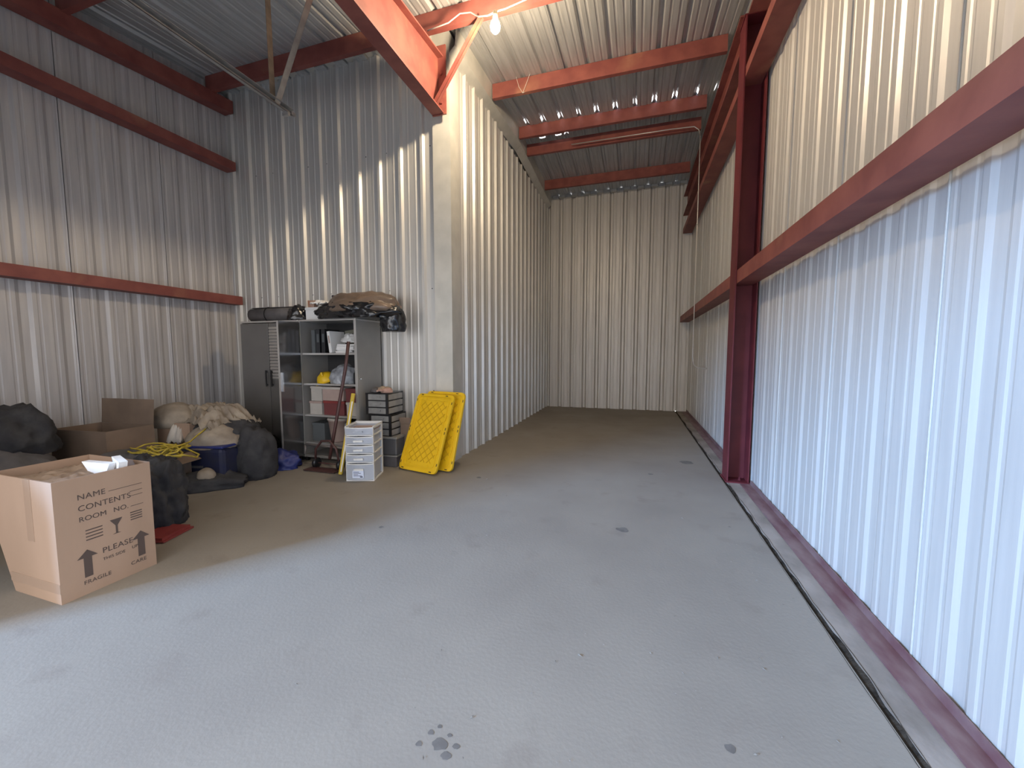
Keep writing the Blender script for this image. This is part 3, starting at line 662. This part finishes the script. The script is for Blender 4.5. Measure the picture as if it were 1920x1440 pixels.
# ------------------------------------------------------------ yellow tote lids
def lid(lb, origin, u, v):
    u = Vector(u).normalized(); v = Vector(v); v = (v - u * v.dot(u)).normalized(); n_ = u.cross(v)
    if n_.y > 0: n_ = -n_
    r_ = thing('tote_lid', lb, 'lid', (0, 0, 0), 0, 'yellow tote lids leaning by the corner')
    LW, LH = .57, .94
    Mm = Matrix((u, v, u.cross(v))).transposed().to_4x4(); Mm.translation = Vector(origin)
    r_.matrix_world = Mm; s = 1 if u.cross(v).y < 0 else -1   # s: local z sign that faces the room
    def rr(x0_, y0_, x1_, y1_, r, k=5):
        pts = []
        for cx_, cy_, a0 in ((x1_ - r, y1_ - r, 0), (x0_ + r, y1_ - r, 90), (x0_ + r, y0_ + r, 180), (x1_ - r, y0_ + r, 270)):
            for i in range(k + 1): a = R(a0 + 90 * i / k); pts.append((cx_ + r * math.cos(a), cy_ + r * math.sin(a)))
        return pts
    def ring(out_, in_, h0, h1):
        b = MB(); A = b.verts([(*p, h0 * s) for p in out_]); B = b.verts([(*p, h1 * s) for p in out_]); Cc = b.verts([(*p, h1 * s) for p in in_]); Dd = b.verts([(*p, h0 * s) for p in in_]); k = len(out_)
        for i in range(k):
            j = (i + 1) % k
            for P_, Q_ in ((A, B), (B, Cc), (Cc, Dd), (Dd, A)): b.bm.faces.new([P_[i], P_[j], Q_[j], Q_[i]])
        return b
    MB().prism(rr(.03, .03, LW - .03, LH - .03, .04), -.0, .006 * s).build('centre_panel', YEL, r_)
    ring(rr(0, 0, LW, LH, .055), rr(.034, .034, LW - .034, LH - .034, .035), -.012, .020).build('rim', YEL, r_, bevel=.003)
    ring(rr(.062, .062, LW - .062, LH - .062, .03), rr(.074, .074, LW - .074, LH - .074, .022), .004, .013).build('inner_rib', YEL, r_)
    # diamond ribs
    b = MB(); x0_, x1_, y0_, y1_ = .095, LW - .085, .115, LH - .10; stp = .098
    def clipseg(p, q):
        t0, t1 = 0., 1.; dx, dy = q[0] - p[0], q[1] - p[1]
        for P_, Q_ in ((-dx, p[0] - x0_), (dx, x1_ - p[0]), (-dy, p[1] - y0_), (dy, y1_ - p[1])):
            if abs(P_) < 1e-9:
                if Q_ < 0: return None
            else:
                t_ = Q_ / P_
                if P_ < 0: t0 = max(t0, t_)
                else: t1 = min(t1, t_)
        return None if t0 >= t1 else ((p[0] + t0 * dx, p[1] + t0 * dy), (p[0] + t1 * dx, p[1] + t1 * dy))
    for k in range(-12, 22):
        for sg in (1, -1):
            yy = k * stp
            sgm = clipseg((x0_, yy), (x0_ + 2, yy + sg * 2.1))
            if sgm:
                p, q = Vector(sgm[0]), Vector(sgm[1]); dd = (q - p)
                if dd.length < .03: continue
                nn = Vector((-dd.y, dd.x)).normalized() * .0032
                b.prism([tuple(p + nn), tuple(q + nn), tuple(q - nn), tuple(p - nn)], .0055 * s, .0125 * s)
    tag(b.build('diamond_rib', mat('yellow_rib', (.60, .36, .008), .5), r_), kind='stuff')
    # raised tabs along the rim and dark slots
    for x, y, w_, h_ in ((.10, LH - .085, .05, .04), (LW - .20, LH - .085, .06, .03), (.10, .06, .05, .03), (LW - .20, .06, .05, .03)) + tuple((.045, yy, .03, .06) for yy in (.2, .36, .54, .70)) + tuple((LW - .075, yy, .025, .07) for yy in (.22, .62)):
        MB().box((x, y, .004 * s), (x + w_, y + h_, .016 * s)).build('tab', YEL, r_)
    for x, y in ((.045, .012), (LW - .10, .012), (.06, LH - .022), (LW - .13, LH - .022), (.008, .46), (.008, .50), (LW - .018, .46), (LW - .018, .51), (LW - .018, LH - .12), (.008, LH - .1), (.010, .07), (LW - .018, .09)):
        hz = (x < .02 or x > LW - .03)
        MB().box((x, y, .0195 * s), (x + (.011 if hz else .035), y + (.03 if hz else .011), .0212 * s)).build('slot', YELD, r_)
    return r_
lid('front yellow tote lid with diamond ribs, leaning by the corner', (-2.665, 4.025, .013), (.565, -.125, 0), (.070, .36, .85))
lid('rear yellow tote lid, mostly behind the front one', (-2.545, 4.155, .013), (.565, -.100, 0), (.050, .295, .88))

# ------------------------------------------------------------ the big cardboard box in the left foreground
bb = thing('large_cardboard_box', 'large open cardboard box in the left foreground, arrows printed on side', 'box', (-3.45, 1.245, 0), R(-.5))
BW, BD, BH, th = .475, .45, .685, .008
def wallq(pts): return pts
b = MB(); fp = [(.03, 0), (BW, 0), (BW, BH), (-.14, BH), (-.10, .30)]
b.prism(fp, 0, th, 'y').prism(fp, BD - th, BD, 'y').box((BW - th, th, 0), (BW, BD - th, BH)).box((.03, th, 0), (BW - th, BD - th, .01))
b.prism([(.03, 0), (.03 + th, 0), (-.10 + th, .30), (-.10, .30)], th, BD - th, 'y').prism([(-.10, .30), (-.10 + th, .30), (-.14 + th, BH), (-.14, BH)], th, BD - th, 'y')
b.build('body', CARD, bb)
MB().box((.21, -.0015, .33), (.275, .0, BH)).box((.21, -.0015, BH), (.275, .0095, BH + .0012)).build('tape_strip', TAPE, bb)
MB().box((.0, -.0015, .06), (BW, 0, .115)).build('tape_band', TAPE, bb)
cloth('crumpled_paper', KRAFT, (.17, .22, .60), .50, .38, .07, 9, .02, 0, 20, bb)
def wedge(x, y, z, l_, h_, rz, parent):
    M = Matrix.Translation((x, y, z)) @ Matrix.Rotation(rz, 4, 'Z')
    MB().prism([(0, 0), (l_ * .25, -h_), (l_ * .8, -h_ * 1.3), (l_, -h_ * .1)], -.02, .02, 'y', M).build('foam_corner', FOAM, parent)
wedge(.20, .27, .715, .20, .07, R(10), bb); wedge(.28, .38, .725, .2, .06, R(-18), bb)
# printed side (+x face), read along +y
def txt(s, y, z, size, ro=0.):
    c_ = bpy.data.curves.new('printed_text', 'FONT'); c_.body = s; c_.size = size; c_.extrude = .0004; c_.offset = 0; c_.space_character = 1.05
    o = bpy.data.objects.new('printed_text', c_); col.objects.link(o); c_.materials.append(INK); o.parent = bb
    o.matrix_local = Matrix.Translation((BW + .0012, y, z)) @ Matrix.Rotation(R(90), 4, 'Z') @ Matrix.Rotation(R(90), 4, 'X') @ Matrix.Rotation(ro, 4, 'Z')
    dg = bpy.context.evaluated_depsgraph_get(); me = bpy.data.meshes.new_from_object(o.evaluated_get(dg)); M_ = o.matrix_local.copy()
    bpy.data.objects.remove(o); o = bpy.data.objects.new('printed_text', me); col.objects.link(o); o.parent = bb; o.matrix_local = M_
    if not me.materials: me.materials.append(INK)
    o['kind'] = 'stuff'; return o
txt('NAME', .095, .555, .045); txt('CONTENTS', .095, .490, .045); txt('ROOM', .095, .428, .04); txt('NO.', .25, .428, .04)
txt('PLEASE', .185, .205, .046); txt('THIS SIDE', .185, .160, .024); txt('UP', .325, .165, .026); txt('FRAGILE', .095, .06, .032); txt('CARE', .315, .062, .032)
for y, z0_, z1_ in ((.12, .10, .26), (.375, .10, .26)):
    MB().prism([(y - .018, z0_), (y + .018, z0_), (y + .018, z1_ - .045), (y + .045, z1_ - .045), (y, z1_), (y - .045, z1_ - .045), (y - .018, z1_ - .045)], BW + .0002, BW + .0014, 'x').build('printed_arrow', INK, bb)
b = MB()
for y0_, y1_, z in ((.235, .40, .562), (.335, .40, .525), (.335, .40, .497), (.335, .40, .432)): b.box((BW + .0002, y0_, z), (BW + .0012, y1_, z + .0025))
for (y0_, z0_, s_) in ((.12, .31, .075), (.33, .345, .06)):
    for k in range(4): b.box((BW + .0002, y0_, z0_ + k * s_ / 4), (BW + .0012, y0_ + s_, z0_ + k * s_ / 4 + .006))
b.prism([(.23, .385), (.29, .385), (.265, .345), (.265, .30), (.28, .295), (.24, .295), (.255, .30), (.255, .345)], BW + .0002, BW + .0012, 'x')
tag(b.build('printed_lines', INK, bb), kind='stuff')

# ------------------------------------------------------------ the pile along the left wall
tag(blob('trash_bag', DARKF, (-3.66, 2.10, 0), (.36, .34, .52), 31, .2, 4, .4, 5, R(20)), 'black trash bag standing just behind the large cardboard box', 'bag')
fl_ = MB().box((-.16, -.13, 0), (.16, .13, .012)).box((-.14, -.12, .012), (.14, .12, .030)).build('dark_folder', REDF); fl_.location = (-3.43, 1.98, .004); fl_.rotation_euler = (0, 0, R(15))
tag(fl_, 'flat dark red folder on the floor beside the trash bag', 'folder')
rp = tag(blob('red_pouch', REDF, (-4.30, 2.62, 0), (.24, .2, .12), 33, .12, 3, .4, 3), 'dull red pouch on the floor under the tan flap', 'pouch')
tb = open_box('small tan cardboard box with hanging flap, under the yellow rope', -4.72, 2.42, .10, .44, .34, .27, CARDD, R(12), (('front', 165, .16), ('right', 120, .14)))
tf = MB().box((0, 0, 0), (.24, .004, .21)).build('cardboard_flap', CARD); 
tf.matrix_world = Matrix.Translation((-4.38, 2.52, .13)) @ Matrix.Rotation(R(12), 4, 'Z') @ Matrix.Rotation(R(-14), 4, 'X') @ Matrix.Rotation(R(-14), 4, 'Y')
tag(tf, 'tan cardboard piece leaning below the yellow rope', 'cardboard')
bn = thing('blue_bin', 'dark blue bin full of brown canvas, beside the clothes heap', 'bin', (-4.33, 3.08, 0), R(12))
MB().prism([(-.25, -.2), (.25, -.2), (.25, .2), (-.25, .2)], .02, .40).build('body', NAVY, bn, bevel=.04)
MB().box((-.27, -.22, .40), (.27, .22, .425)).build('rim', BLUE, bn, bevel=.008)
MB().box((-.1, -.208, .19), (.03, -.2, .215)).build('handle', GREYF, bn)
blob('canvas_contents', TAN, (0, 0, .38), (.52, .42, .23), 35, .1, 2.6, .3, 4, 0, bn)
tag(blob('backpack', DARKF, (-4.02, 3.30, 0), (.36, .34, .56), 36, .13, 3, .4, 4, R(40)), 'dark backpack slumped against the right side of the blue bin', 'bag')
tag(blob('dark_jacket', DARKF, (-4.24, 2.86, 0), (.74, .34, .15), 37, .2, 3.4, .3, 4, R(28)), 'dark jacket lying on the floor before the blue bin', 'jacket')
tag(blob('grey_sneaker', GREYF, (-4.17, 3.22, .02), (.26, .12, .12), 38, .05, 2, .4, 3, R(60)), 'grey shoe on the dark jacket', 'shoe')
tag(blob('rag_ball', TAN, (-4.15, 2.84, .10), (.18, .14, .11), 43, .08, 3, .4, 3), 'small greyish rag on the dark jacket', 'rag')
tag(blob('blue_tarp', BLUE, (-4.08, 3.66, 0), (.42, .28, .20), 39, .22, 3.6, .3, 4, R(25)), 'crumpled blue tarp on the floor at the locker foot', 'tarp')
tag(blob('black_duffel', BAGB, (-4.55, 3.79, 0), (.5, .34, .32), 40, .14, 3, .4, 4, R(10)), 'black duffel bag on the floor before the closed locker', 'bag')
# clothes heap over a carton
open_box('tan carton under the heap of clothes', -5.02, 2.95, .30, .42, .36, .32, CARD, R(8), (), name='carton')
open_box('brown carton on the floor under the tan carton', -5.1, 2.85, 0, .6, .5, .295, CARDD, R(5), (), name='carton')
ch = thing('clothes_heap', 'heap of pale work clothes on the tan carton', 'clothes', (-4.62, 3.32, .42))
blob('under_layer', DARKF, (.05, 0, -.05), (.95, .55, .30), 41, .16, 3, .4, 4, R(-6), ch)
cloth('jacket', TAN, (.0, -.02, .20), .86, .56, .19, 3, .16, R(-8), 44, ch, .010, 6)
cloth('cream_sleeve', CREAM, (-.18, -.27, .10), .16, .30, .10, 5, .18, R(30), 16, ch, .012, 5)

tag(blob('tan_sack', TAN, (-5.02, 3.12, .56), (.56, .42, .25), 42, .08, 2.2, .3, 4), 'tan canvas sack at the left of the clothes heap', 'sack')
cr = thing('storage_crate', 'dark storage crate hidden under the heap of clothes', 'crate', (-4.62, 3.44, 0))
MB().box((-.22, -.14, 0), (.22, -.128, .38)).box((-.22, .128, 0), (.22, .14, .38)).box((-.22, -.128, 0), (-.208, .128, .38)).box((.208, -.128, 0), (.22, .128, .38)).box((-.208, -.128, 0), (.208, .128, .012)).build('body', GD, cr)
MB().box((-.235, -.155, .38), (.235, .155, .40)).build('lid', BLACK, cr, bevel=.004)
# rope tangle
b = MB(); random.seed(8); pts = []
for i in range(150):
    a = i * .33; r_ = .12 + .09 * math.sin(i * .21) + .03 * random.random()
    pts.append((-4.22 + r_ * 1.45 * math.cos(a) * (1 + .3 * math.sin(i * .05)), 2.50 + r_ * .85 * math.sin(a), .455 + .035 * math.sin(i * .6) + .03 * random.random()))
pts += [(-4.15, 2.62, .50), (-4.22, 2.75, .50), (-4.28, 2.88, .55), (-4.30, 3.05, .64)]
tag(b.tube(pts, .008, 5, True).build('yellow_rope', ROPE, smooth=True), 'tangle of yellow rope lying across the boxes', 'rope')
tag(blob('grey_bag', GREYF, (-4.45, 2.42, .375), (.66, .44, .10), 44, .1, 3, .3, 4, R(8)), 'flat grey bag under the yellow rope', 'bag')
# long carton with upright flap, against the left wall
open_box('long brown carton by the left wall with a flap standing up', -5.45, 2.30, .32, .70, .42, .32, CARDD, R(6), (('back', 4, .26),), name='carton')
open_box('brown carton on the floor under the long carton', -5.5, 2.2, 0, .8, .55, .315, CARDD, R(4), (), name='carton')
tag(blob('grey_duffel', GREYF, (-5.2, 1.85, 0), (.9, .62, .66), 45, .12, 2.6, .4, 4, R(10)), 'large dull grey duffel bag at the left picture edge', 'bag')
tag(blob('dark_coat', DARKF, (-5.25, 1.98, .50), (.62, .44, .40), 46, .2, 3.2, .3, 4), 'dark coat heaped over the grey duffel bag', 'coat')
tag(blob('dark_sack', GREYF, (-4.36, 1.98, 0), (.80, .5, .46), 47, .12, 2.6, .4, 4, R(-8)), 'low dark grey sack between the large box and the pile', 'sack')

# unseen carton stack by the doorway, added to shade the floor
open_box('unseen brown carton at the bottom of the added shading stack', -4.75, .1, 0, 1.0, .8, .78, CARDD, R(2), (), name='carton')
open_box('unseen brown carton on top of the added shading stack', -4.72, .13, .785, .94, .74, .38, CARDD, R(-1), (), name='carton')

# ------------------------------------------------------------ small litter on the floor
random.seed(21); b = MB()
def leaf(x, y, s, a):
    M = Matrix.Translation((x, y, .003)) @ Matrix.Rotation(a, 4, 'Z') @ Matrix.Rotation(random.uniform(-.4, .4), 4, 'X')
    v = b.verts([(-s, 0, 0), (-s * .2, s * .3, s * .25), (s, 0, s * .1), (-s * .1, -s * .35, s * .1), (0, 0, s * .32)], M)
    for f in ((0, 1, 4), (1, 2, 4), (2, 3, 4), (3, 0, 4)): b.bm.faces.new([v[i] for i in f])
for x, y, q in [(-1.52, 3.97, .021), (-1.02, 3.99, .013), (-1.16, 3.55, .011), (-1.34, 3.28, .013), (-1.04, 2.71, .012), (.23, 3.0, .009), (.02, 2.78, .008), (.64, 2.84, .009), (-.56, 2.32, .006), (.75, 3.42, .013), (.41, 3.49, .015), (.74, 2.64, .012), (-1.3, 1.97, .007), (-1.21, 1.98, .006), (-.52, 2.19, .005), (-1.43, 1.76, .006), (-.22, 1.89, .006), (-.83, 1.56, .008), (-1.02, 1.53, .005), (-.36, 1.68, .005), (-.31, 1.65, .009), (-.21, 1.72, .013), (.39, 1.89, .009), (.32, 2.07, .008), (.23, 2.14, .007), (.57, 1.94, .01), (.57, 1.88, .01), (.23, 1.75, .009), (-.03, 1.66, .005), (-.37, 1.46, .006), (.19, 1.63, .006), (.27, 1.67, .005), (.28, 1.59, .005), (-1.32, 1.21, .01), (-.9, 1.37, .005), (-.79, 1.26, .005), (-.56, 1.29, .01), (-.66, 1.1, .009), (-.53, 1.14, .005), (-.18, 1.24, .006), (.43, 1.45, .011), (-.22, 1.22, .005), (-1.11, 1.3, .005), (.1, 1.83, .007), (.05, 1.98, .006), (-.11, 1.82, .005), (-2.72, 2.32, .011), (-.86, 1.17, .005), (-.8, 1.36, .005), (-.2, 1.87, .006)]: leaf(x, y, q, random.uniform(0, 6))
for k in range(14): leaf(random.uniform(.5, .9), random.uniform(1.5, 3.4), random.uniform(.004, .009), random.uniform(0, 6))
tag(b.build('floor_litter', LEAF), 'tiny dry leaf bits scattered on the concrete floor', 'debris', kind='stuff')
